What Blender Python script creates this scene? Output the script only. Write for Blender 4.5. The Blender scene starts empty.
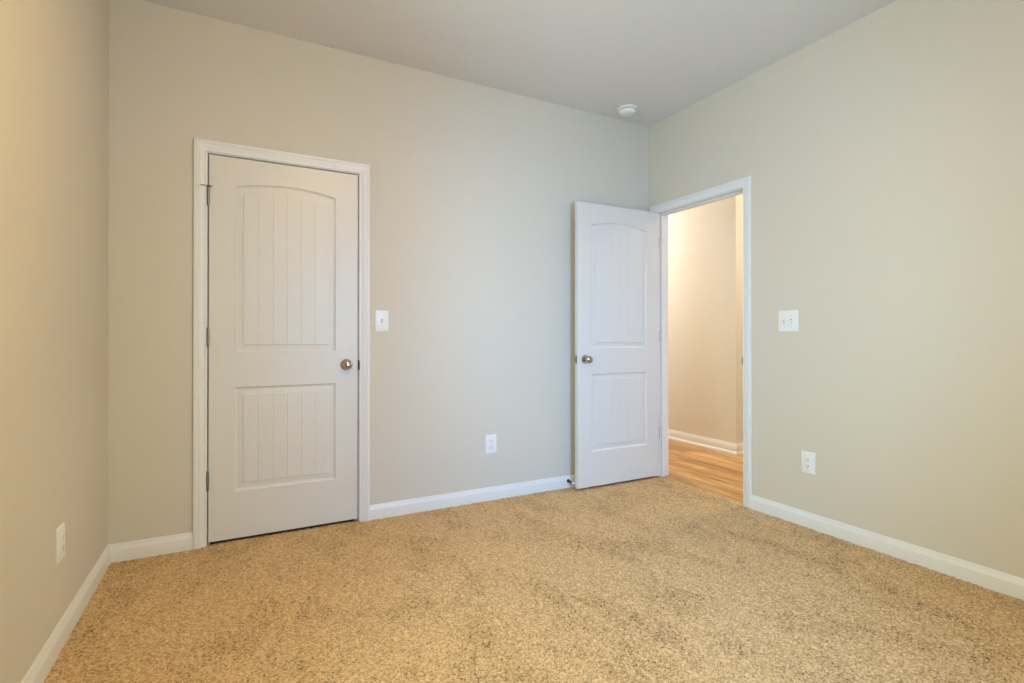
import bpy, bmesh, math, random
import numpy as np
from mathutils import Vector, Matrix

C = bpy.context.scene.collection
scn = bpy.context.scene
random.seed(4)
PI = math.pi

# ------------------------------------------------------------------ camera
F_PX, YAW, PITCH = 516.25, 0.4864, 0.0036
cam_d = bpy.data.cameras.new('camera')
cam = bpy.data.objects.new('camera', cam_d)
C.objects.link(cam)
cam_d.sensor_fit = 'HORIZONTAL'
cam_d.sensor_width = 36.0
cam_d.lens = F_PX * 36.0 / 1024.0
cam_d.shift_x = 0.0
cam_d.shift_y = -(341.5 - 334.27) / 1024.0
cam_d.clip_start = 0.02
fw = Vector((math.sin(YAW) * math.cos(PITCH), math.cos(YAW) * math.cos(PITCH), math.sin(PITCH)))
rt = Vector((math.cos(YAW), -math.sin(YAW), 0))
up = rt.cross(fw)
m = Matrix((rt, up, -fw)).transposed().to_4x4()
m.translation = Vector((0.5558, -3.0997, 1.0847))
cam.matrix_world = m
scn.camera = cam

# ------------------------------------------------------------------ colour management
scn.view_settings.view_transform = 'Standard'
scn.view_settings.look = 'None'
scn.view_settings.gamma = 1.0
scn.view_settings.exposure = 0.0
scn.view_settings.use_curve_mapping = False
scn.cycles.max_bounces = 12
scn.cycles.diffuse_bounces = 8
scn.cycles.sample_clamp_indirect = 6.0

# ------------------------------------------------------------------ light levels
SKY_COL, SKY_STR = (6.3, 9.0, 7.5), 1.0        # daylight beyond the windows
GLOW_COL = (0.8, 10.2, 31.5)
GLOW_AZ, GLOW_EL, GLOW_N = math.radians(15), math.radians(15), 9.0
GROUND_COL = (5.4, 9.0, 11.2)                     # what the bright ground outside sends back
LAMP_COL, LAMP_STR = (1.0, 0.560, 0.092), 91.0    # room ceiling lamp, tungsten
LAMP_X, LAMP_Y, LAMP_DROP = 1.2, -2.0, 0.2
HALL_COL, HALL_STR = (1.0, 0.95, 0.89), 240.0     # hallway ceiling lamp
HALL2_COL, HALL2_STR = (1.0, 0.84, 0.60), 165.0  # second hall lamp, out of view, added to light the corner's end face
HALL_X, HALL_Y = 4.0, 1.9

world = bpy.data.worlds.new('sky')
scn.world = world
world.use_nodes = True
wn = world.node_tree
wn.nodes.clear()
w_tc = wn.nodes.new('ShaderNodeTexCoord')
w_sep = wn.nodes.new('ShaderNodeSeparateXYZ')
w_map = wn.nodes.new('ShaderNodeMapRange')
w_map.inputs['From Min'].default_value = -0.05
w_map.inputs['From Max'].default_value = 0.05
w_mix = wn.nodes.new('ShaderNodeMix')
w_mix.data_type = 'RGBA'
w_mix.inputs['A'].default_value = (*GROUND_COL, 1)
w_mix.inputs['B'].default_value = (*SKY_COL, 1)
w_bg = wn.nodes.new('ShaderNodeBackground')
w_bg.inputs['Strength'].default_value = SKY_STR
w_out = wn.nodes.new('ShaderNodeOutputWorld')
wn.links.new(w_tc.outputs['Generated'], w_sep.inputs[0])
wn.links.new(w_sep.outputs['Z'], w_map.inputs['Value'])
wn.links.new(w_map.outputs['Result'], w_mix.inputs['Factor'])
# broad blue glow added low in the sky to throw cool light indoors
w_dot = wn.nodes.new('ShaderNodeVectorMath')
w_dot.operation = 'DOT_PRODUCT'
w_dot.inputs[1].default_value = (-math.cos(GLOW_EL) * math.sin(GLOW_AZ), -math.cos(GLOW_EL) * math.cos(GLOW_AZ), math.sin(GLOW_EL))
w_max = wn.nodes.new('ShaderNodeMath')
w_max.operation = 'MAXIMUM'
w_max.inputs[1].default_value = 0.0
w_pow = wn.nodes.new('ShaderNodeMath')
w_pow.operation = 'POWER'
w_pow.inputs[1].default_value = GLOW_N
w_scl = wn.nodes.new('ShaderNodeVectorMath')
w_scl.operation = 'SCALE'
w_scl.inputs[0].default_value = GLOW_COL
w_add = wn.nodes.new('ShaderNodeVectorMath')
w_add.operation = 'ADD'
wn.links.new(w_tc.outputs['Generated'], w_dot.inputs[0])
wn.links.new(w_dot.outputs['Value'], w_max.inputs[0])
wn.links.new(w_max.outputs[0], w_pow.inputs[0])
wn.links.new(w_pow.outputs[0], w_scl.inputs['Scale'])
wn.links.new(w_scl.outputs['Vector'], w_add.inputs[0])
wn.links.new(w_mix.outputs['Result'], w_add.inputs[1])
wn.links.new(w_add.outputs['Vector'], w_bg.inputs['Color'])
wn.links.new(w_bg.outputs[0], w_out.inputs['Surface'])

# ------------------------------------------------------------------ sizes (metres)
W, H = 3.42, 2.74            # room width and ceiling height
Y_REAR = -3.75               # wall behind the camera
WT = 0.115                   # wall thickness
HX, HY = 4.62, 0.155         # hallway wall face and its outside corner
CL0, CL1 = 0.411, 1.177      # closet opening between jambs
DW0, DW1 = -0.861, -0.088    # hallway opening between jambs
HEAD = 2.036                 # head jamb
JT = 0.018
CASW = 0.057
# window openings outside the picture: wall, start, end, sill height, head height
WINDOWS = [('left', -2.25, -1.36, 0.5, 2.35), ('rear', 1.2, 2.2, 0.62, 2.12)]

def win_pt(wall, a, d, z):
    """a along the wall, d outwards from the room face"""
    return Vector((-d, a, z)) if wall == 'left' else Vector((a, Y_REAR - d, z))

for wl, a0, a1, z0, z1 in WINDOWS:      # portals: they only guide the sampling of the sky
    p_d = bpy.data.lights.new('window_portal', 'AREA')
    p_d.shape = 'RECTANGLE'
    p_d.cycles.is_portal = True
    p_o = bpy.data.objects.new('window_portal', p_d)
    C.objects.link(p_o)
    p_o.location = win_pt(wl, (a0 + a1) / 2, WT + 0.03, (z0 + z1) / 2)
    if wl == 'left':
        p_d.size, p_d.size_y = z1 - z0, a1 - a0
        p_o.rotation_euler = (0, -PI / 2, 0)
    else:
        p_d.size, p_d.size_y = a1 - a0, z1 - z0
        p_o.rotation_euler = (PI / 2, 0, 0)

# ------------------------------------------------------------------ materials
def mat(name, color, rough=0.5, metal=0.0, spec=0.5):
    mm = bpy.data.materials.new(name)
    mm.use_nodes = True
    b = mm.node_tree.nodes['Principled BSDF']
    b.inputs['Base Color'].default_value = (*color, 1)
    b.inputs['Roughness'].default_value = rough
    b.inputs['Metallic'].default_value = metal
    b.inputs['Specular IOR Level'].default_value = spec
    return mm

def nd(mm, t, **kw):
    n = mm.node_tree.nodes.new(t)
    for k, v in kw.items():
        setattr(n, k, v)
    return n

def lk(mm, a, b):
    mm.node_tree.links.new(a, b)

def bump(mm, scale, strength, dist, detail=2.0):
    tc = nd(mm, 'ShaderNodeTexCoord')
    nz = nd(mm, 'ShaderNodeTexNoise')
    nz.inputs['Scale'].default_value = scale
    nz.inputs['Detail'].default_value = detail
    bp = nd(mm, 'ShaderNodeBump')
    bp.inputs['Strength'].default_value = strength
    bp.inputs['Distance'].default_value = dist
    lk(mm, tc.outputs['Object'], nz.inputs['Vector'])
    lk(mm, nz.outputs['Fac'], bp.inputs['Height'])
    lk(mm, bp.outputs['Normal'], mm.node_tree.nodes['Principled BSDF'].inputs['Normal'])
    return mm

M = {}
M['wall'] = bump(mat('beige_wall_paint', (0.61, 0.575, 0.50), 0.75, spec=0.25), 260, 0.12, 0.001)
M['ceil'] = bump(mat('flat_ceiling_paint', (0.69, 0.68, 0.67), 0.9, spec=0.1), 180, 0.18, 0.0015)
M['hallwall'] = bump(mat('beige_hall_paint', (0.68, 0.65, 0.585), 0.75, spec=0.25), 260, 0.12, 0.001)
M['trim'] = mat('white_trim_enamel', (0.73, 0.735, 0.735), 0.34)
M['door'] = bump(mat('white_door_enamel', (0.655, 0.645, 0.625), 0.38), 700, 0.05, 0.0006)
M['plastic'] = mat('white_plastic', (0.78, 0.785, 0.785), 0.3)
M['gap'] = mat('grey_switch_slot', (0.38, 0.38, 0.38), 0.7)
M['slot'] = mat('dark_slot', (0.05, 0.05, 0.05), 0.7)
M['nickel'] = mat('satin_nickel', (0.52, 0.47, 0.40), 0.13, 1.0)
M['hinge'] = mat('aged_nickel', (0.30, 0.285, 0.265), 0.35, 1.0)
M['bronze'] = mat('dark_bronze', (0.10, 0.085, 0.065), 0.4, 1.0)
M['rubber'] = mat('white_rubber', (0.75, 0.75, 0.72), 0.7)

def carpet_mat():
    mm = mat('beige_speckled_carpet', (0.5, 0.36, 0.2), 1.0, spec=0.0)
    b = mm.node_tree.nodes['Principled BSDF']
    tc = nd(mm, 'ShaderNodeTexCoord')
    def math_(op, a, b_):
        n = nd(mm, 'ShaderNodeMath', operation=op)
        for i, v in enumerate((a, b_)):
            if isinstance(v, (int, float)):
                n.inputs[i].default_value = v
            else:
                lk(mm, v, n.inputs[i])
        return n.outputs[0]
    def cells(scale):
        v = nd(mm, 'ShaderNodeTexVoronoi')
        v.inputs['Scale'].default_value = scale
        lk(mm, tc.outputs['Object'], v.inputs['Vector'])
        s_ = nd(mm, 'ShaderNodeSeparateColor')
        lk(mm, v.outputs['Color'], s_.inputs[0])
        return s_.outputs[0]
    def noise(scale, detail, rough):
        n = nd(mm, 'ShaderNodeTexNoise')
        n.inputs['Scale'].default_value = scale
        n.inputs['Detail'].default_value = detail
        n.inputs['Roughness'].default_value = rough
        lk(mm, tc.outputs['Object'], n.inputs['Vector'])
        return n.outputs['Fac']
    # yarns of three tones: mostly beige, a few dark brown, a few pale
    s = math_('ADD', math_('MULTIPLY', cells(165), 0.46), math_('MULTIPLY', cells(290), 0.34))
    s = math_('ADD', s, math_('MULTIPLY', noise(60, 3, 0.7), 0.20))
    # brushed patches where the pile lies the other way
    pr = nd(mm, 'ShaderNodeValToRGB')
    pr.color_ramp.elements[0].position = 0.34
    pr.color_ramp.elements[1].position = 0.54
    mp = nd(mm, 'ShaderNodeMapping')
    mp.inputs['Rotation'].default_value = (0, 0, math.radians(24))
    mp.inputs['Scale'].default_value = (1.0, 0.5, 1.0)
    lk(mm, tc.outputs['Object'], mp.inputs['Vector'])
    pn = nd(mm, 'ShaderNodeTexNoise')
    pn.inputs['Scale'].default_value = 5.0
    pn.inputs['Detail'].default_value = 6
    pn.inputs['Roughness'].default_value = 0.66
    pn.inputs['Distortion'].default_value = 0.7
    lk(mm, mp.outputs['Vector'], pn.inputs['Vector'])
    lk(mm, pn.outputs['Fac'], pr.inputs['Fac'])
    s = math_('ADD', s, math_('MULTIPLY', pr.outputs['Color'], 0.13))
    cr = nd(mm, 'ShaderNodeValToRGB')
    e = cr.color_ramp.elements
    e[0].position = 0.19; e[0].color = (CARPET[0] * 0.13, CARPET[1] * 0.10, CARPET[2] * 0.08, 1)
    e[1].position = 0.92; e[1].color = (min(1, CARPET[0] * 1.48), CARPET[1] * 1.52, CARPET[2] * 1.6, 1)
    a = e.new(0.34); a.color = (CARPET[0] * 0.66, CARPET[1] * 0.62, CARPET[2] * 0.56, 1)
    a = e.new(0.56); a.color = (*CARPET, 1)
    lk(mm, s, cr.inputs['Fac'])
    lk(mm, cr.outputs['Color'], b.inputs['Base Color'])
    return mm
CARPET = (0.490, 0.348, 0.196)
M['carpet'] = carpet_mat()

def wood_mat():
    mm = mat('oak_plank_floor', (0.5, 0.28, 0.1), 0.32)
    b = mm.node_tree.nodes['Principled BSDF']
    tc = nd(mm, 'ShaderNodeTexCoord')
    mp = nd(mm, 'ShaderNodeMapping')
    mp.inputs['Rotation'].default_value = (0, 0, PI / 2)
    lk(mm, tc.outputs['Object'], mp.inputs['Vector'])
    br = nd(mm, 'ShaderNodeTexBrick')
    br.offset = 0.37
    br.inputs['Scale'].default_value = 1.0
    br.inputs['Brick Width'].default_value = 1.2
    br.inputs['Row Height'].default_value = 0.125
    br.inputs['Mortar Size'].default_value = 0.0012
    br.inputs['Color1'].default_value = (0, 0, 0, 1)
    br.inputs['Color2'].default_value = (1, 1, 1, 1)
    br.inputs['Mortar'].default_value = (0, 0, 0, 1)
    lk(mm, mp.outputs['Vector'], br.inputs['Vector'])
    mp2 = nd(mm, 'ShaderNodeMapping')
    mp2.inputs['Scale'].default_value = (11, 1.3, 1)
    lk(mm, tc.outputs['Object'], mp2.inputs['Vector'])
    nz = nd(mm, 'ShaderNodeTexNoise')
    nz.inputs['Scale'].default_value = 1.6
    nz.inputs['Detail'].default_value = 7
    nz.inputs['Roughness'].default_value = 0.62
    nz.inputs['Distortion'].default_value = 0.9
    lk(mm, mp2.outputs['Vector'], nz.inputs['Vector'])
    mx = nd(mm, 'ShaderNodeMath', operation='MULTIPLY_ADD')
    lk(mm, br.outputs['Color'], mx.inputs[0])
    mx.inputs[1].default_value = 0.16
    lk(mm, nz.outputs['Fac'], mx.inputs[2])
    cr = nd(mm, 'ShaderNodeValToRGB')
    e = cr.color_ramp.elements
    e[0].position = 0.40; e[0].color = (0.25, 0.118, 0.031, 1)
    e[1].position = 0.74; e[1].color = (0.61, 0.385, 0.165, 1)
    a = e.new(0.56); a.color = (0.41, 0.220, 0.071, 1)
    lk(mm, mx.outputs[0], cr.inputs['Fac'])
    mm2 = nd(mm, 'ShaderNodeMix', data_type='RGBA')
    lk(mm, br.outputs['Fac'], mm2.inputs['Factor'])
    lk(mm, cr.outputs['Color'], mm2.inputs['A'])
    mm2.inputs['B'].default_value = (0.12, 0.055, 0.018, 1)
    lk(mm, mm2.outputs['Result'], b.inputs['Base Color'])
    return mm
M['wood'] = wood_mat()

def emit_mat(name, col, strength):
    mm = bpy.data.materials.new(name)
    mm.use_nodes = True
    b = mm.node_tree.nodes['Principled BSDF']
    b.inputs['Base Color'].default_value = (0.9, 0.88, 0.82, 1)
    b.inputs['Emission Color'].default_value = (*col, 1)
    b.inputs['Emission Strength'].default_value = strength
    return mm
M['lampglass'] = emit_mat('lit_room_lamp_glass', LAMP_COL, LAMP_STR)
M['hallglass2'] = emit_mat('added_hall_lamp_glass', HALL2_COL, HALL2_STR)
M['hallglass'] = emit_mat('lit_hall_lamp_glass', HALL_COL, HALL_STR)

def pane_mat():
    mm = bpy.data.materials.new('window_glass')
    mm.use_nodes = True
    nt = mm.node_tree
    nt.nodes.clear()
    tr = nt.nodes.new('ShaderNodeBsdfTransparent')
    gl = nt.nodes.new('ShaderNodeBsdfGlossy')
    gl.inputs['Roughness'].default_value = 0.02
    fr = nt.nodes.new('ShaderNodeFresnel')
    fr.inputs['IOR'].default_value = 1.35
    mx = nt.nodes.new('ShaderNodeMixShader')
    out = nt.nodes.new('ShaderNodeOutputMaterial')
    nt.links.new(fr.outputs[0], mx.inputs[0])
    nt.links.new(tr.outputs[0], mx.inputs[1])
    nt.links.new(gl.outputs[0], mx.inputs[2])
    nt.links.new(mx.outputs[0], out.inputs['Surface'])
    return mm
M['pane'] = pane_mat()

# ------------------------------------------------------------------ mesh helpers
def obj(name, bm, mats, parent=None, smooth=None):
    bmesh.ops.recalc_face_normals(bm, faces=bm.faces[:])
    me = bpy.data.meshes.new(name)
    bm.to_mesh(me)
    bm.free()
    for mt in (mats if isinstance(mats, (list, tuple)) else [mats]):
        me.materials.append(mt)
    if smooth is not None:
        me.shade_smooth()
        me.set_sharp_from_angle(angle=math.radians(smooth))
    o = bpy.data.objects.new(name, me)
    C.objects.link(o)
    if parent:
        o.parent = parent
    return o

def struct(name, bm, mt, parent=None, smooth=None):
    o = obj(name, bm, mt, parent, smooth)
    if not parent:
        o['kind'] = 'structure'
    return o

def empty(name, loc=(0, 0, 0), rotz=0.0):
    o = bpy.data.objects.new(name, None)
    o.empty_display_size = 0.05
    C.objects.link(o)
    o.location = loc
    o.rotation_euler = (0, 0, rotz)
    return o

def thing(name, label, cat, loc=(0, 0, 0), rotz=0.0, group=None):
    o = empty(name, loc, rotz)
    o['label'] = label
    o['category'] = cat
    if group:
        o['group'] = group
    return o

def box(bm, a, b, bev=0.0, seg=2, mi=0):
    x0, y0, z0 = (min(a[i], b[i]) for i in range(3))
    x1, y1, z1 = (max(a[i], b[i]) for i in range(3))
    vs = [bm.verts.new(p) for p in ((x0, y0, z0), (x1, y0, z0), (x1, y1, z0), (x0, y1, z0),
                                    (x0, y0, z1), (x1, y0, z1), (x1, y1, z1), (x0, y1, z1))]
    fs = [bm.faces.new([vs[i] for i in q]) for q in
          ((0, 3, 2, 1), (4, 5, 6, 7), (0, 1, 5, 4), (1, 2, 6, 5), (2, 3, 7, 6), (3, 0, 4, 7))]
    for f in fs:
        f.material_index = mi
    if bev:
        es = list({e for f in fs for e in f.edges})
        bmesh.ops.bevel(bm, geom=es, offset=bev, segments=seg, affect='EDGES', profile=0.5)
    return bm

def lathe(bm, prof, mtx, n=32, mi=0):
    """prof: (radius, height) pairs about local z, placed by mtx"""
    rings = []
    for r, h in prof:
        if r < 1e-6:
            rings.append([bm.verts.new(mtx @ Vector((0, 0, h)))])
        else:
            rings.append([bm.verts.new(mtx @ Vector((r * math.cos(2 * PI * k / n), r * math.sin(2 * PI * k / n), h)))
                          for k in range(n)])
    for a, b in zip(rings, rings[1:]):
        for k in range(n):
            k2 = (k + 1) % n
            if len(a) == 1 and len(b) == 1:
                continue
            if len(a) == 1:
                f = bm.faces.new((a[0], b[k], b[k2]))
            elif len(b) == 1:
                f = bm.faces.new((a[k], b[0], a[k2]))
            else:
                f = bm.faces.new((a[k], b[k], b[k2], a[k2]))
            f.material_index = mi
    for end in (rings[0], rings[-1]):
        if len(end) > 2:
            bm.faces.new(end).material_index = mi
    return bm

def loft(bm, sections, closed=True, caps=True):
    """sections: lists of equal length of points, closed outlines"""
    vs = [[bm.verts.new(p) for p in s] for s in sections]
    n = len(vs[0])
    for a, b in zip(vs, vs[1:]):
        for k in range(n if closed else n - 1):
            k2 = (k + 1) % n
            bm.faces.new((a[k], a[k2], b[k2], b[k]))
    if caps:
        bm.faces.new(vs[0])
        bm.faces.new(vs[-1])
    return bm

AX = {'+z': Matrix.Identity(4), '-y': Matrix.Rotation(PI / 2, 4, 'X'), '-z': Matrix.Rotation(PI, 4, 'X')}
def at(loc, axis='+z'):
    return Matrix.Translation(Vector(loc)) @ AX[axis]

# ------------------------------------------------------------------ room shell
bm = bmesh.new()                                         # back wall, hole for closet door
HB0, HB1, HBT = CL0 - JT, CL1 + JT, HEAD + JT
box(bm, (-WT, 0, -0.1), (HB0, WT, H + 0.1))
box(bm, (HB1, 0, -0.1), (W + WT, WT, H + 0.1))
box(bm, (HB0, 0, HBT), (HB1, WT, H + 0.1))
struct('wall_back', bm, M['wall'])

bm = bmesh.new()                                         # right wall, hole to the hallway
HR0, HR1 = DW0 - JT, DW1 + JT
box(bm, (W, Y_REAR - WT, -0.1), (W + WT, HR0, H + 0.1))
box(bm, (W, HR1, -0.1), (W + WT, 0, H + 0.1))
box(bm, (W, HR0, HBT), (W + WT, HR1, H + 0.1))
struct('wall_right', bm, M['wall'])

def wall_with_windows(name, wall, lo, hi):
    """wall from lo to hi, with the openings of WINDOWS left free"""
    bm = bmesh.new()
    def bx(p, q_, za, zb):
        if q_ - p > 1e-4:
            box(bm, win_pt(wall, p, 0, za), win_pt(wall, q_, WT, zb))
    cur = lo
    for _, p, q_, za, zb in sorted(w_ for w_ in WINDOWS if w_[0] == wall):
        bx(cur, p, -0.1, H + 0.1)
        bx(p, q_, -0.1, za)
        bx(p, q_, zb, H + 0.1)
        cur = q_
    bx(cur, hi, -0.1, H + 0.1)
    struct(name, bm, M['wall'])
wall_with_windows('wall_left', 'left', Y_REAR - WT, 0)
wall_with_windows('wall_rear', 'rear', 0, W)

bm = bmesh.new()
box(bm, (0, Y_REAR, H), (W, 0, H + 0.1))
struct('ceiling', bm, M['ceil'])

# carpet with a real pile: a fine grid whose points stand at uneven heights
def carpet():
    st = 0.005
    xs = np.arange(0.0, W + 0.03, st)
    ys = np.arange(Y_REAR, 0.03, st)
    nx, ny = len(xs), len(ys)
    rng = np.random.default_rng(7)
    h = rng.normal(0, 1, (ny, nx))
    h2 = h.copy()
    for ax in (0, 1):
        h2 = (np.roll(h2, 1, ax) + 2 * h2 + np.roll(h2, -1, ax)) / 4
    hh = 0.55 * h2 / h2.std() + 0.45 * h
    z = np.clip(hh, -2.2, 2.0) * 0.0016 - 0.0013
    jx = rng.uniform(-0.35, 0.35, (ny, nx)) * st
    jy = rng.uniform(-0.35, 0.35, (ny, nx)) * st
    X, Y = np.meshgrid(xs, ys)
    co = np.stack((X + jx, Y + jy, z), -1).reshape(-1, 3).astype(np.float32)
    i = np.arange(nx * ny).reshape(ny, nx)
    q = np.stack((i[:-1, :-1], i[:-1, 1:], i[1:, 1:], i[1:, :-1]), -1).reshape(-1, 4)
    me = bpy.data.meshes.new('floor')
    me.vertices.add(len(co))
    me.vertices.foreach_set('co', co.ravel())
    me.loops.add(q.size)
    me.loops.foreach_set('vertex_index', q.ravel().astype(np.int32))
    me.polygons.add(len(q))
    me.polygons.foreach_set('loop_start', np.arange(0, q.size, 4, dtype=np.int32))
    me.update(calc_edges=True)
    me.validate()
    me.shade_smooth()
    me.materials.append(M['carpet'])
    o = bpy.data.objects.new('floor', me)
    C.objects.link(o)
    o['kind'] = 'structure'
    o['label'] = 'beige speckled cut-pile carpet covering the room floor'
carpet()

bm = bmesh.new()                                         # slab under the room, closet and hall
box(bm, (-WT, Y_REAR - WT, -0.16), (7.0, 3.2, -0.1))
box(bm, (0, Y_REAR, -0.1), (W + 0.028, 0.9, -0.02))
struct('floor_slab', bm, M['slot'])

# closet behind the closed door
bm = bmesh.new()
box(bm, (-WT, WT, -0.1), (0, 0.8, H + 0.1))
box(bm, (1.9, WT, -0.1), (1.9 + WT, 0.8, H + 0.1))
box(bm, (-WT, 0.8, -0.1), (1.9 + WT, 0.8 + WT, H + 0.1))
box(bm, (0, WT, H), (1.9, 0.8, H + 0.1))
struct('wall_closet', bm, M['wall'])

# hallway
bm = bmesh.new()
box(bm, (HX, HY, -0.1), (HX + WT, 3.1, H + 0.1))
box(bm, (HX + WT, HY, -0.1), (7.0, HY + WT, H + 0.1))
struct('wall_hall', bm, M['hallwall'])
bm = bmesh.new()
box(bm, (W, 3.1, -0.1), (HX + WT, 3.1 + WT, H + 0.1))
box(bm, (W, WT, -0.1), (W + WT, 3.1, H + 0.1))
box(bm, (W + WT, -1.5 - WT, -0.1), (7.0, -1.5, H + 0.1))
box(bm, (7.0, -1.5 - WT, -0.1), (7.0 + WT, HY + WT, H + 0.1))
struct('wall_hall_far', bm, M['hallwall'])
bm = bmesh.new()
box(bm, (W + WT, -1.5, H), (7.0, HY, H + 0.1))
box(bm, (W + WT, HY, H), (HX, 3.1, H + 0.1))
struct('ceiling_hall', bm, M['ceil'])
bm = bmesh.new()
box(bm, (W + 0.03, DW0 - JT, -0.1), (W + WT, DW1 + JT, -0.006))
box(bm, (W + WT, -1.5, -0.1), (7.0, HY, -0.006))
box(bm, (W + WT, HY, -0.1), (HX, 3.1, -0.006))
o = struct('floor_hall', bm, M['wood'])
o['label'] = 'warm oak plank floor in the hallway beyond the doorway'

# ------------------------------------------------------------------ baseboards
BH, BT = 0.084, 0.015
BP = [(0, -0.006), (BT, -0.006), (BT, 0.056), (0.0145, 0.058), (0.0130, 0.0605), (0.0095, 0.068), (0.0070, 0.0745), (0.0060, 0.080), (0.0045, BH - 0.0008), (0.003, BH), (0, BH)]
def baseboard(name, p0, p1, nrm, e0=0, e1=0, prof=BP, mt='trim'):
    """runs p0->p1 on the wall, nrm into the room; e0/e1 = +1 mitre an inside corner, -1 an outside one"""
    p0, p1, nrm = Vector((*p0, 0)), Vector((*p1, 0)), Vector((*nrm, 0))
    d = (p1 - p0).normalized()
    s0 = [p0 + nrm * a + d * (a * e0) + Vector((0, 0, z)) for a, z in prof]
    s1 = [p1 + nrm * a - d * (a * e1) + Vector((0, 0, z)) for a, z in prof]
    return struct(name, loft(bmesh.new(), [s0, s1]), M[mt], smooth=35)

CO = 0.005 + CASW
baseboard('baseboard_left', (0, Y_REAR), (0, 0), (1, 0), 1, 1)
baseboard('baseboard_back', (0, 0), (CL0 - CO, 0), (0, -1), 1, 0)
baseboard('baseboard_back.001', (CL1 + CO, 0), (W, 0), (0, -1), 0, 1)
baseboard('baseboard_right', (W, Y_REAR), (W, DW0 - CO), (-1, 0), 1, 0)
baseboard('baseboard_rear', (0, Y_REAR), (W, Y_REAR), (0, 1), 1, 1)
q = [(BT + 0.017 * math.cos(a * PI / 12), -0.006 + 0.024 * math.sin(a * PI / 12)) for a in range(7)]
HP = [(0, -0.008), (BT + 0.017, -0.008)] + q + [(BT, 0.064), (0.0130, 0.069), (0.0095, 0.077), (0.0065, 0.085), (0.004, 0.092), (0, 0.092)]
baseboard('baseboard_hall', (HX, HY), (HX, 3.1), (-1, 0), -1, 1, HP)
baseboard('baseboard_hall.001', (HX, HY), (7.0, HY), (0, -1), -1, 0, HP)

# ------------------------------------------------------------------ door casings and jambs
# profile across the casing: u from inner edge to outer edge, t = height off the wall
CP = [(0, 0), (0, 0.0075), (0.0015, 0.009), (0.006, 0.0092), (0.0075, 0.0075), (0.010, 0.0078), (0.018, 0.0115),
      (0.026, 0.0145), (0.032, 0.0155), (0.034, 0.0138), (0.037, 0.0142), (0.041, 0.0175), (0.052, 0.0178),
      (0.0555, 0.0165), (CASW, 0.014), (CASW, 0)]
def casing(name, fn, a0, a1, top):
    """fn(a, t, z) -> point; a runs along the wall"""
    secs = [[fn(a0 - u, t, -0.006) for u, t in CP], [fn(a0 - u, t, top + u) for u, t in CP],
            [fn(a1 + u, t, top + u) for u, t in CP], [fn(a1 + u, t, -0.006) for u, t in CP]]
    return struct(name, loft(bmesh.new(), secs), M['trim'], smooth=28)

def on_back(a, t, z): return Vector((a, -t, z))
def on_right(a, t, z): return Vector((W - t, a, z))
def on_hall(a, t, z): return Vector((W + WT + t, a, z))
def on_closet(a, t, z): return Vector((a, WT + t, z))
R = 0.005
o = casing('trim_1', on_back, CL0 - R, CL1 + R, HEAD + R)
o['label'] = 'white moulded casing around the closed door'
o = casing('trim_2', on_right, DW0 - R, DW1 + R, HEAD + R)
o['label'] = 'white moulded casing around the hallway doorway'
casing('trim_3', on_hall, DW0 - R, DW1 + R, HEAD + R)

def jamb(name, fn, a0, a1, d0, d1, s0, s1):
    """fn(a, depth, z); stop between depths s0 and s1"""
    bm = bmesh.new()
    def bx(p, q_, bev=0.0012):
        box(bm, fn(*p), fn(*q_), bev, 1)
    bx((a0 - JT, d0, -0.01), (a0, d1, HEAD))
    bx((a1, d0, -0.01), (a1 + JT, d1, HEAD))
    bx((a0 - JT, d0, HEAD), (a1 + JT, d1, HEAD + JT))
    ST = 0.012
    bx((a0, s0, -0.01), (a0 + ST, s1, HEAD - ST), 0.002)
    bx((a1 - ST, s0, -0.01), (a1, s1, HEAD - ST), 0.002)
    bx((a0, s0, HEAD - ST), (a1, s1, HEAD), 0.002)
    return struct(name, bm, M['trim'])
j1 = jamb('trim_4', lambda a, d, z: Vector((a, d, z)), CL0, CL1, 0.0, WT, 0.040, 0.075)
j2 = jamb('trim_5', lambda a, d, z: Vector((W + d, a, z)), DW0, DW1, 0.0, WT, 0.038, 0.076)
bm = bmesh.new()
box(bm, (CL1 - 0.0015, -0.004, 0.885), (CL1 + 0.004, 0.03, 0.945), 0.0006, 1)
box(bm, (CL1 - 0.0035, -0.014, 0.892), (CL1 + 0.004, -0.002, 0.938), 0.0015, 1)
obj('strike_plate', bm, M['bronze'], j1)
bm = bmesh.new()
box(bm, (W + 0.002, DW0 - 0.001, 0.895), (W + 0.035, DW0 + 0.0015, 0.955), 0.0006, 1)
box(bm, (W - 0.010, DW0 - 0.001, 0.902), (W + 0.004, DW0 + 0.004, 0.948), 0.0012, 1)
obj('strike_plate', bm, M['hinge'], j2)

# ------------------------------------------------------------------ doors
# Local frame: x across the slab from the hinge edge, y = 0 the face seen, +y into the slab, z up from the slab's foot
DT, DH = 0.035, 2.015
PX0, PX1 = 0.118, -0.124     # panel openings from either edge
LOWZ = (0.247, 0.799)
UPZ = (0.982, 1.862)         # to the shoulder of the arch
RISE = 0.033

def panel_cols(x0, x1, mo):
    """x positions across the flat field with its depth: planks with V grooves"""
    a, b = x0 + mo, x1 - mo
    xc = (a + b) / 2
    pts = [(a, 0.0)]
    n = 6
    pitch = (b - a) / n
    for k in range(1, n):
        g = a + pitch * k
        pts += [(g - 0.0026, 0.0), (g - 0.0006, 0.0017), (g + 0.0006, 0.0017), (g + 0.0026, 0.0)]
    pts.append((b, 0.0))
    return pts

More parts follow.
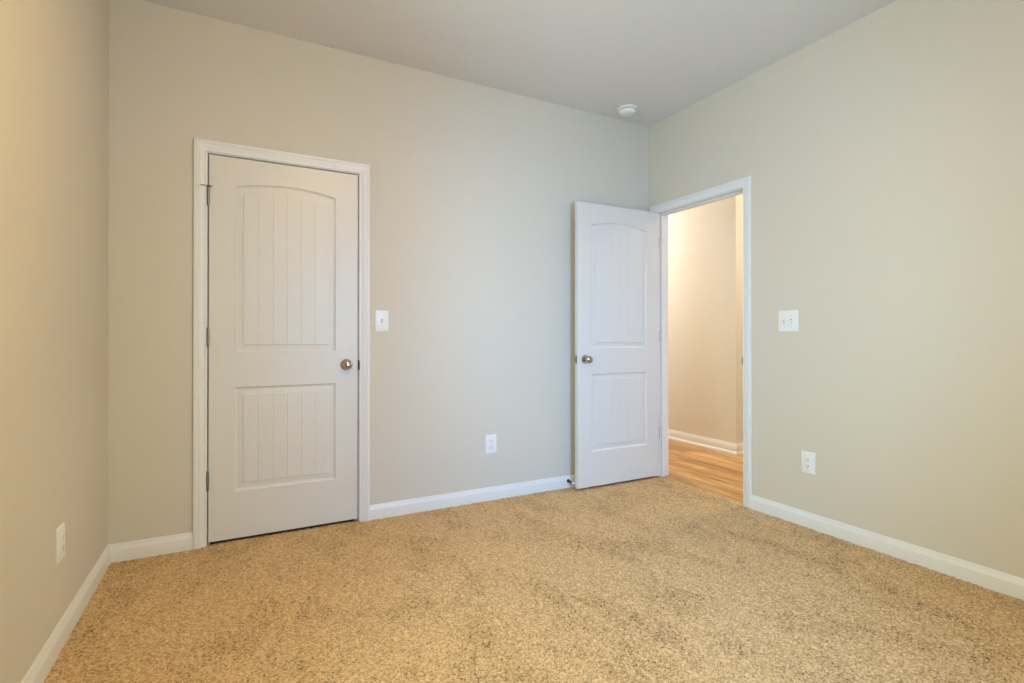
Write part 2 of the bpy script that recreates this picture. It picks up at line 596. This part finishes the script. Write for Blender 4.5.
def add_panel(bm, x0, x1, z0, z1, rise, sgn=1, yo=0.0):
    """moulded sunk panel: stepped edge, sloping cove, raised planked field"""
    def Y(d): return yo + sgn * d
    cols = panel_cols(x0, x1, 0.042)
    ca, cb = cols[0][0], cols[-1][0]
    xc, hw = (x0 + x1) / 2, (x1 - x0) / 2
    # (offset inwards, depth); groove depth is added on the last two rings only
    rings = [(0.0, 0.0), (0.002, 0.0035), (0.006, 0.0068), (0.011, 0.0088), (0.016, 0.0090), (0.030, 0.0080),
             (0.0395, 0.0075), (0.042, 0.0030)]
    def zt(x, off):
        h_ = hw - off
        f = (x - xc) / h_
        return z1 - off + rise * max(0.0, 1 - f * f)
    prev = None
    for ri, (off, dep) in enumerate(rings):
        last = ri == len(rings) - 1
        xs = [x0 + off + (c[0] - ca) / (cb - ca) * ((x1 - off) - (x0 + off)) for c in cols]
        gd = [c[1] if last else 0.0 for c in cols]
        bot = [bm.verts.new((x, Y(dep + g), z0 + off)) for x, g in zip(xs, gd)]
        top = [bm.verts.new((x, Y(dep + g), zt(x, off))) for x, g in zip(xs, gd)]
        if prev:
            pb, pt = prev
            for k in range(len(xs) - 1):
                bm.faces.new((pb[k], pb[k + 1], bot[k + 1], bot[k]))
                bm.faces.new((pt[k], pt[k + 1], top[k + 1], top[k]))
            bm.faces.new((pb[0], bot[0], top[0], pt[0]))
            bm.faces.new((pb[-1], bot[-1], top[-1], pt[-1]))
        prev = (bot, top)
    b_, t_ = prev
    for k in range(len(b_) - 1):
        bm.faces.new((b_[k], b_[k + 1], t_[k + 1], t_[k]))

def slab_mesh(w):
    bm = bmesh.new()
    x0, x1 = PX0, w + PX1
    c = 0.0018
    def face(y, cy):
        def v(x, z): return bm.verts.new((x, y, z))
        def quad(xa, xb, za, zb):
            bm.faces.new((v(xa, za), v(xb, za), v(xb, zb), v(xa, zb)))
        quad(c, x0, c, DH - c)
        quad(x1, w - c, c, DH - c)
        quad(x0, x1, c, LOWZ[0])
        quad(x0, x1, LOWZ[1], UPZ[0])
        cols = panel_cols(x0, x1, 0.042)
        ca, cb = cols[0][0], cols[-1][0]
        xc, hw = (x0 + x1) / 2, (x1 - x0) / 2
        xs = [x0 + (q_[0] - ca) / (cb - ca) * (x1 - x0) for q_ in cols]
        for xa, xb in zip(xs, xs[1:]):
            za = UPZ[1] + RISE * (1 - ((xa - xc) / hw) ** 2)
            zb = UPZ[1] + RISE * (1 - ((xb - xc) / hw) ** 2)
            bm.faces.new((v(xa, za), v(xb, zb), v(xb, DH - c), v(xa, DH - c)))
        # eased edge
        i_ = [(c, c), (w - c, c), (w - c, DH - c), (c, DH - c)]
        o_ = [(0, 0), (w, 0), (w, DH), (0, DH)]
        for k in range(4):
            k2 = (k + 1) % 4
            bm.faces.new([bm.verts.new((i_[k][0], y, i_[k][1])), bm.verts.new((i_[k2][0], y, i_[k2][1])),
                          bm.verts.new((o_[k2][0], cy, o_[k2][1])), bm.verts.new((o_[k][0], cy, o_[k][1]))])
    face(0.0, c)
    face(DT, DT - c)
    o_ = [(0, 0), (w, 0), (w, DH), (0, DH)]
    for k in range(4):
        k2 = (k + 1) % 4
        bm.faces.new([bm.verts.new((o_[k][0], c, o_[k][1])), bm.verts.new((o_[k2][0], c, o_[k2][1])),
                      bm.verts.new((o_[k2][0], DT - c, o_[k2][1])), bm.verts.new((o_[k][0], DT - c, o_[k][1]))])
    bmesh.ops.remove_doubles(bm, verts=bm.verts[:], dist=1e-5)
    return bm

KNOB = [(0.0, 0.0), (0.0325, 0.0), (0.0325, 0.003), (0.030, 0.0065), (0.022, 0.0085), (0.0135, 0.0105), (0.0115, 0.016),
        (0.0115, 0.022), (0.0145, 0.027), (0.021, 0.031), (0.0255, 0.037), (0.0272, 0.044), (0.0265, 0.051),
        (0.0235, 0.057), (0.018, 0.0615), (0.010, 0.064), (0.0, 0.0648)]

def door(name, label, w, loc, rotz, mirror=False):
    root = thing(name, label, 'door', loc, rotz)
    root['kind'] = 'structure'
    obj('slab', slab_mesh(w), M['door'], root)
    for zz, rise in ((LOWZ, 0.0), (UPZ, RISE)):
        bm = bmesh.new()
        add_panel(bm, PX0, w + PX1, zz[0], zz[1], rise)
        add_panel(bm, PX0, w + PX1, zz[0], zz[1], rise, -1, DT)
        p = obj('panel', bm, M['door'], root)
    kx, kz = (w - 0.065, 0.905) if not mirror else (0.065, 0.905)
    bm = bmesh.new()
    lathe(bm, KNOB[:6] + [(0.0115, 0.011), (0.0, 0.011)], at((kx, 0, kz), '-y'), 40)
    ro = obj('rosette', bm, M['nickel'], root, 40)
    bm = bmesh.new()
    lathe(bm, [(0.0, 0.011)] + KNOB[6:], at((kx, 0, kz), '-y'), 40)
    lathe(bm, [(0.0, 0.0652), (0.004, 0.0652), (0.004, 0.0640), (0.0, 0.0640)], at((kx, 0, kz), '-y'), 16)
    obj('knob', bm, M['nickel'], root, 40)
    # latch on the free edge
    ex = w if not mirror else 0.0
    s = 1 if not mirror else -1
    bm = bmesh.new()
    box(bm, (ex - s * 0.002, 0.005, kz - 0.0285), (ex + s * 0.0009, 0.030, kz + 0.0285), 0.0006, 1)
    la = obj('latch_plate', bm, M['hinge'], root)
    bm = bmesh.new()
    sec = [(0.011, kz - 0.008), (0.024, kz - 0.008), (0.024, kz + 0.008), (0.011, kz + 0.008)]
    reach = 0.003 if not mirror else 0.010
    loft(bm, [[Vector((ex + s * 0.0005, y, z)) for y, z in sec],
              [Vector((ex + s * (reach if y > 0.02 else reach * 0.4), y, z)) for y, z in sec]])
    obj('latch_bolt', bm, M['hinge'], la)
    return root

def hinge(parent, x, y, z, leaf_a, leaf_b, pin_stop=False, mt='hinge'):
    """five knuckles on a pin at (x, y), leaves as boxes"""
    bm = bmesh.new()
    hh = 0.092
    k = hh / 5
    for i in range(5):
        z0 = z - hh / 2 + i * k
        lathe(bm, [(0.0, z0 + 0.0004), (0.0058, z0 + 0.0004), (0.0062, z0 + 0.0012), (0.0062, z0 + k - 0.0012),
                   (0.0058, z0 + k - 0.0004), (0.0, z0 + k - 0.0004)], at((x, y, 0)), 20)
    for a, b in (leaf_a, leaf_b):
        box(bm, (a[0], a[1], z - hh / 2 + 0.001), (b[0], b[1], z + hh / 2 - 0.001), 0.0004, 1)
    h_ = obj('hinge', bm, M[mt], parent, 40)
    bm = bmesh.new()
    lathe(bm, [(0.0, z - hh / 2 - 0.006), (0.004, z - hh / 2 - 0.005), (0.0052, z - hh / 2 - 0.001), (0.0026, z - hh / 2),
               (0.0026, z + hh / 2), (0.0058, z + hh / 2 + 0.0005), (0.0055, z + hh / 2 + 0.004), (0.0, z + hh / 2 + 0.006)],
          at((x, y, 0)), 20)
    obj('pin', bm, M[mt], h_, 40)
    return h_

# closed door to the closet
WC = 1.1715 - 0.4165
d1 = door('door_1', 'closed white two-panel door with arched planked upper panel in the back wall', WC, (0.4165, 0.001, 0.015), 0.0)
for i, z in enumerate((0.319, 1.063, 1.795)):
    h_ = hinge(d1, -0.002, -0.0065, z, ((-0.0050, -0.004), (-0.0040, 0.028)), ((-0.0008, -0.004), (0.0002, 0.028)))
    if i == 2:                                            # hinge-pin door stop: collar, arm and bumper
        bm = bmesh.new()
        zc = z + 0.049
        lathe(bm, [(0.0, zc), (0.0085, zc), (0.0085, zc + 0.004), (0.0, zc + 0.004)], at((-0.002, -0.0065, 0)), 20)
        box(bm, (-0.046, -0.024, zc), (0.0, -0.016, zc + 0.004), 0.0008, 1)
        box(bm, (-0.004, -0.024, zc), (0.016, -0.006, zc + 0.004), 0.0008, 1)
        lathe(bm, [(0.0, 0.0), (0.003, 0.0), (0.003, 0.012), (0.0, 0.012)], at((0.013, -0.008, zc + 0.002), '-y'), 12)
        s_ = obj('pin_stop', bm, M['nickel'], h_, 40)
        s_['label'] = 'bright nickel hinge-pin stop'
        bm = bmesh.new()
        lathe(bm, [(0.0, -0.014), (0.0055, -0.014), (0.0065, -0.011), (0.0065, 0.005), (0.0, 0.006)],
              Matrix.Translation((-0.044, -0.024, zc - 0.001)) @ Matrix.Rotation(math.radians(15), 4, 'Y'), 16)
        obj('bumper', bm, M['rubber'], h_, 40)

# door standing open at right angles to its wall (seen face turned to the camera)
WO = 0.758
d2 = door('door_2', 'white two-panel door standing open beside the hallway doorway', WO, (W - 0.012 - WO, -0.1225, 0.016), 0.0, True)
for z in (0.319, 1.063, 1.795):
    hinge(d2, WO + 0.004, 0.0405, z, ((WO - 0.0002, 0.006), (WO + 0.0006, 0.0405)), ((WO + 0.004, 0.0335), (WO + 0.036, 0.0347)))

# ------------------------------------------------------------------ windows out of the picture
for wi, (wl, y0, y1, z0, z1) in enumerate(WINDOWS):
    win = empty('window_%d' % (wi + 1))
    win['kind'] = 'structure'
    def wbox(bm, p, q_, bev):
        box(bm, win_pt(wl, p[1], -p[0], p[2]), win_pt(wl, q_[1], -q_[0], q_[2]), bev, 1)
    bm = bmesh.new()
    fwid = 0.030
    for a, b in (((y0, z0), (y0 + fwid, z1)), ((y1 - fwid, z0), (y1, z1)), ((y0 + fwid, z0), (y1 - fwid, z0 + fwid)),
                 ((y0 + fwid, z1 - fwid), (y1 - fwid, z1))):
        wbox(bm, (-0.075, a[0], a[1]), (-0.012, b[0], b[1]), 0.003)
    obj('window_frame', bm, M['trim'], win)
    zm = (z0 + z1) / 2
    ya, yb = y0 + fwid, y1 - fwid
    for za, zb, xo in ((z0 + fwid, zm + 0.018, -0.030), (zm - 0.018, z1 - fwid, -0.056)):
        bm = bmesh.new()
        s = 0.030
        for a, b in (((ya, za), (ya + s, zb)), ((yb - s, za), (yb, zb)), ((ya + s, za), (yb - s, za + s)), ((ya + s, zb - s), (yb - s, zb))):
            wbox(bm, (xo - 0.012, a[0], a[1]), (xo + 0.012, b[0], b[1]), 0.002)
        sa = obj('sash', bm, M['trim'], win)
        bm = bmesh.new()
        wbox(bm, (xo - 0.002, ya + s - 0.004, za + s - 0.004), (xo + 0.002, yb - s + 0.004, zb - s + 0.004), 0)
        obj('pane', bm, M['pane'], sa)
    bm = bmesh.new()
    wbox(bm, (-0.012, y0 + 0.0005, z0), (0.006, y1 - 0.0005, z0 + 0.02), 0.002)
    obj('window_sill', bm, M['trim'], win)

# ------------------------------------------------------------------ wall plates
# local frame: plate in the xz plane, facing -y, centre at origin
def plate_mesh(w, h, t=0.006):
    bm = bmesh.new()
    def ring(wi, hi, r, y):
        pts = []
        for cx, cz, a0 in ((wi / 2 - r, hi / 2 - r, 0), (-wi / 2 + r, hi / 2 - r, PI / 2), (-wi / 2 + r, -hi / 2 + r, PI), (wi / 2 - r, -hi / 2 + r, 1.5 * PI)):
            for k in range(4):
                a = a0 + k * PI / 6
                pts.append(Vector((cx + r * math.cos(a), y, cz + r * math.sin(a))))
        return pts
    loft(bm, [ring(w, h, 0.004, 0.0), ring(w, h, 0.004, -t * 0.45), ring(w - 0.003, h - 0.003, 0.0035, -t * 0.8), ring(w - 0.010, h - 0.010, 0.003, -t)])
    return bm

def screw(parent, x, z, y=-0.006):
    bm = bmesh.new()
    lathe(bm, [(0.0, 0.0), (0.0034, 0.0), (0.003, 0.0009), (0.0, 0.0012)], at((x, y, z), '-y'), 14)
    box(bm, (x - 0.0028, y - 0.0014, z - 0.0004), (x + 0.0028, y - 0.0009, z + 0.0004), mi=1)
    obj('screw', bm, [M['plastic'], M['slot']], parent)

def outlet(label, loc, rotz):
    t = thing('wall_outlet', label, 'outlet', loc, rotz, 'duplex wall outlets')
    obj('cover_plate', plate_mesh(0.079, 0.124), M['plastic'], t, 30)
    for s in (1, -1):
        zc = s * 0.0195
        bm = bmesh.new()
        pts = []
        for k in range(28):                                # round face with flattened top and bottom
            a = 2 * PI * k / 28
            pts.append((0.0172 * math.cos(a), max(-0.0138, min(0.0138, 0.0172 * math.sin(a)))))
        loft(bm, [[Vector((x, -0.0058, zc + z)) for x, z in pts], [Vector((x, -0.0085, zc + z)) for x, z in pts],
                  [Vector((x * 0.95, -0.0092, zc + z * 0.95)) for x, z in pts]])
        for x, hh in ((-0.0063, 0.0095), (0.0063, 0.0075)):
            box(bm, (x - 0.0012, -0.0094, zc + 0.0035 - hh / 2), (x + 0.0012, -0.0088, zc + 0.0035 + hh / 2), mi=1)
        lathe(bm, [(0.0, 0.0), (0.0026, 0.0), (0.0026, 0.0006), (0.0, 0.0006)], at((0, -0.0089, zc - 0.0075), '-y'), 12, mi=1)
        obj('receptacle', bm, [M['plastic'], M['slot']], t)
    screw(t, 0, 0)
    return t

def light_switch(label, loc, rotz, n, states):
    t = thing('light_switch', label, 'light switch', loc, rotz)
    w = 0.079 if n == 1 else 0.125
    obj('cover_plate', plate_mesh(w, 0.124), M['plastic'], t, 30)
    for k in range(n):
        x = (k - (n - 1) / 2) * 0.046
        bm = bmesh.new()
        # raised collar round the lever, then the lever itself tipped up or down
        box(bm, (x - 0.0062, -0.0068, -0.0130), (x + 0.0062, -0.0055, 0.0130), 0.0005, 1)
        box(bm, (x - 0.0052, -0.0072, -0.0118), (x + 0.0052, -0.0066, 0.0118), mi=1)
        s = states[k]
        sec = [(x - 0.0045, -0.0045), (x + 0.0045, -0.0045), (x + 0.0045, 0.0045), (x - 0.0045, 0.0045)]
        loft(bm, [[Vector((a, -0.006, b)) for a, b in sec],
                  [Vector((x + (a - x) * 0.8, -0.0165, b * 0.75 + s * 0.0075)) for a, b in sec],
                  [Vector((x + (a - x) * 0.62, -0.0185, b * 0.55 + s * 0.0085)) for a, b in sec]])
        obj('toggle', bm, [M['plastic'], M['gap']], t)
        for z in (0.030, -0.030):
            screw(t, x, z)
    return t

outlet('white duplex outlet low on the left wall near the corner', (0, -0.748, 0.356), PI / 2)
outlet('white duplex outlet low on the back wall left of the open door', (2.036, 0, 0.369), 0)
outlet('white duplex outlet on the right wall under the double light switch', (W, -1.290, 0.364), -PI / 2)
light_switch('single white toggle light switch on back wall beside the closed door', (1.312, 0, 1.176), 0, 1, [-1])
light_switch('double white toggle light switch on right wall past the hallway doorway', (W, -1.170, 1.173), -PI / 2, 2, [1, -1])

# ------------------------------------------------------------------ smoke detector
t = thing('smoke_detector', 'round white smoke detector on the ceiling by the far right corner', 'smoke detector', (3.048, -0.180, H))
bm = bmesh.new()
lathe(bm, [(0.0, 0.0), (0.068, 0.0), (0.070, 0.003), (0.070, 0.011), (0.067, 0.0145), (0.057, 0.016), (0.0, 0.016)], at((0, 0, 0), '-z'), 48)
obj('mounting_base', bm, M['plastic'], t, 35)
bm = bmesh.new()
lathe(bm, [(0.0, 0.015), (0.050, 0.015), (0.050, 0.0215), (0.0, 0.0215)], at((0, 0, 0), '-z'), 48)
o = obj('vent_slot', bm, M['slot'], t)
o['label'] = 'dark vent gap'
bm = bmesh.new()
lathe(bm, [(0.0, 0.0205), (0.058, 0.0205), (0.0595, 0.024), (0.057, 0.032), (0.050, 0.040), (0.042, 0.0435), (0.024, 0.045),
           (0.023, 0.0438), (0.0, 0.0438)], at((0, 0, 0), '-z'), 48)
for k in range(12):                                        # posts that join cover and base
    a = 2 * PI * k / 12
    lathe(bm, [(0.0, 0.014), (0.004, 0.014), (0.004, 0.023), (0.0, 0.023)], at((0.053 * math.cos(a), 0.053 * math.sin(a), 0), '-z'), 8)
cov = obj('cover', bm, M['plastic'], t, 35)
bm = bmesh.new()
lathe(bm, [(0.0, 0.043), (0.011, 0.043), (0.011, 0.0462), (0.009, 0.0472), (0.0, 0.0472)], at((0.008, -0.006, 0), '-z'), 24)
obj('test_button', bm, M['plastic'], cov, 35)

# ------------------------------------------------------------------ spring door stop on the baseboard behind the open door
t = thing('door_stop', 'small metal spring door stop on the baseboard at the foot of the open door', 'door stop', (2.642, -BT, 0.049))
bm = bmesh.new()
lathe(bm, [(0.0, 0.0), (0.0125, 0.0), (0.0125, 0.003), (0.008, 0.007), (0.0, 0.008)], at((0, 0, 0), '-y'), 24)
obj('mount', bm, M['bronze'], t, 35)
bm = bmesh.new()
secs = []
turns, n0, n1 = 11, 0.006, 0.060
for i in range(turns * 14 + 1):
    a = 2 * PI * i / 14
    f = i / (turns * 14)
    c = Vector((0.0068 * math.cos(a), -(n0 + (n1 - n0) * f), 0.0068 * math.sin(a)))
    e1 = Vector((math.cos(a), 0, math.sin(a)))
    e2 = Vector((0, -1, 0))
    secs.append([c + (e1 * math.cos(b) + e2 * math.sin(b)) * 0.0017 for b in (0, PI / 3, 2 * PI / 3, PI, 4 * PI / 3, 5 * PI / 3)])
loft(bm, secs)
obj('spring', bm, M['bronze'], t, 60)
bm = bmesh.new()
lathe(bm, [(0.0, 0.058), (0.0085, 0.058), (0.0095, 0.062), (0.0095, 0.069), (0.0075, 0.073), (0.0, 0.074)], at((0, 0, 0), '-y'), 20)
obj('bumper_tip', bm, M['rubber'], t, 35)

# ------------------------------------------------------------------ ceiling lamps (above the picture)
def ceiling_lamp(label, loc, glass, r, drop=0.0):
    """canopy at the ceiling, a stem when drop > 0, then pan, bowl and finial"""
    t = thing('ceiling_light', label, 'ceiling light', loc)
    if drop:
        bm = bmesh.new()
        lathe(bm, [(0.0, 0.0), (0.062, 0.0), (0.062, 0.008), (0.045, 0.020), (0.016, 0.028), (0.0, 0.028)], at((0, 0, 0), '-z'), 32)
        obj('canopy', bm, M['nickel'], t, 35)
        bm = bmesh.new()
        lathe(bm, [(0.0, 0.026), (0.009, 0.026), (0.009, drop + 0.003), (0.0, drop + 0.003)], at((0, 0, 0), '-z'), 16)
        obj('stem', bm, M['nickel'], t, 35)
    bm = bmesh.new()
    lathe(bm, [(0.0, drop), (r * 1.04, drop), (r * 1.06, drop + 0.006), (r * 1.06, drop + 0.022), (r * 1.02, drop + 0.028), (0.0, drop + 0.028)] if not drop else
          [(0.0, drop), (0.03, drop), (0.05, drop + 0.014), (0.05, drop + 0.028), (0.0, drop + 0.028)], at((0, 0, 0), '-z'), 48)
    obj('lamp_pan', bm, M['nickel'], t, 35)
    bm = bmesh.new()
    prof = [(0.0, drop + 0.027)] + [(r * math.cos(a * PI / 24), drop + 0.027 + 0.085 * math.sin(a * PI / 24)) for a in range(12)] + [(0.0, drop + 0.112)]
    lathe(bm, prof, at((0, 0, 0), '-z'), 48)
    obj('lamp_bowl', bm, glass, t, 35)
    bm = bmesh.new()
    lathe(bm, [(0.0, drop + 0.110), (0.012, drop + 0.110), (0.010, drop + 0.118), (0.006, drop + 0.126), (0.0, drop + 0.128)], at((0, 0, 0), '-z'), 20)
    obj('finial', bm, M['nickel'], t, 35)
ceiling_lamp('semi-flush ceiling light with a glass bowl hanging from the bedroom ceiling', (LAMP_X, LAMP_Y, H), M['lampglass'], 0.16, LAMP_DROP)
ceiling_lamp('flush ceiling light with a glass bowl deep in the hallway behind the back wall', (HALL_X, HALL_Y, H), M['hallglass'], 0.14)
ceiling_lamp('added unseen ceiling light with a glass bowl past the outside corner of the hallway', (5.4, -0.7, H), M['hallglass2'], 0.14)
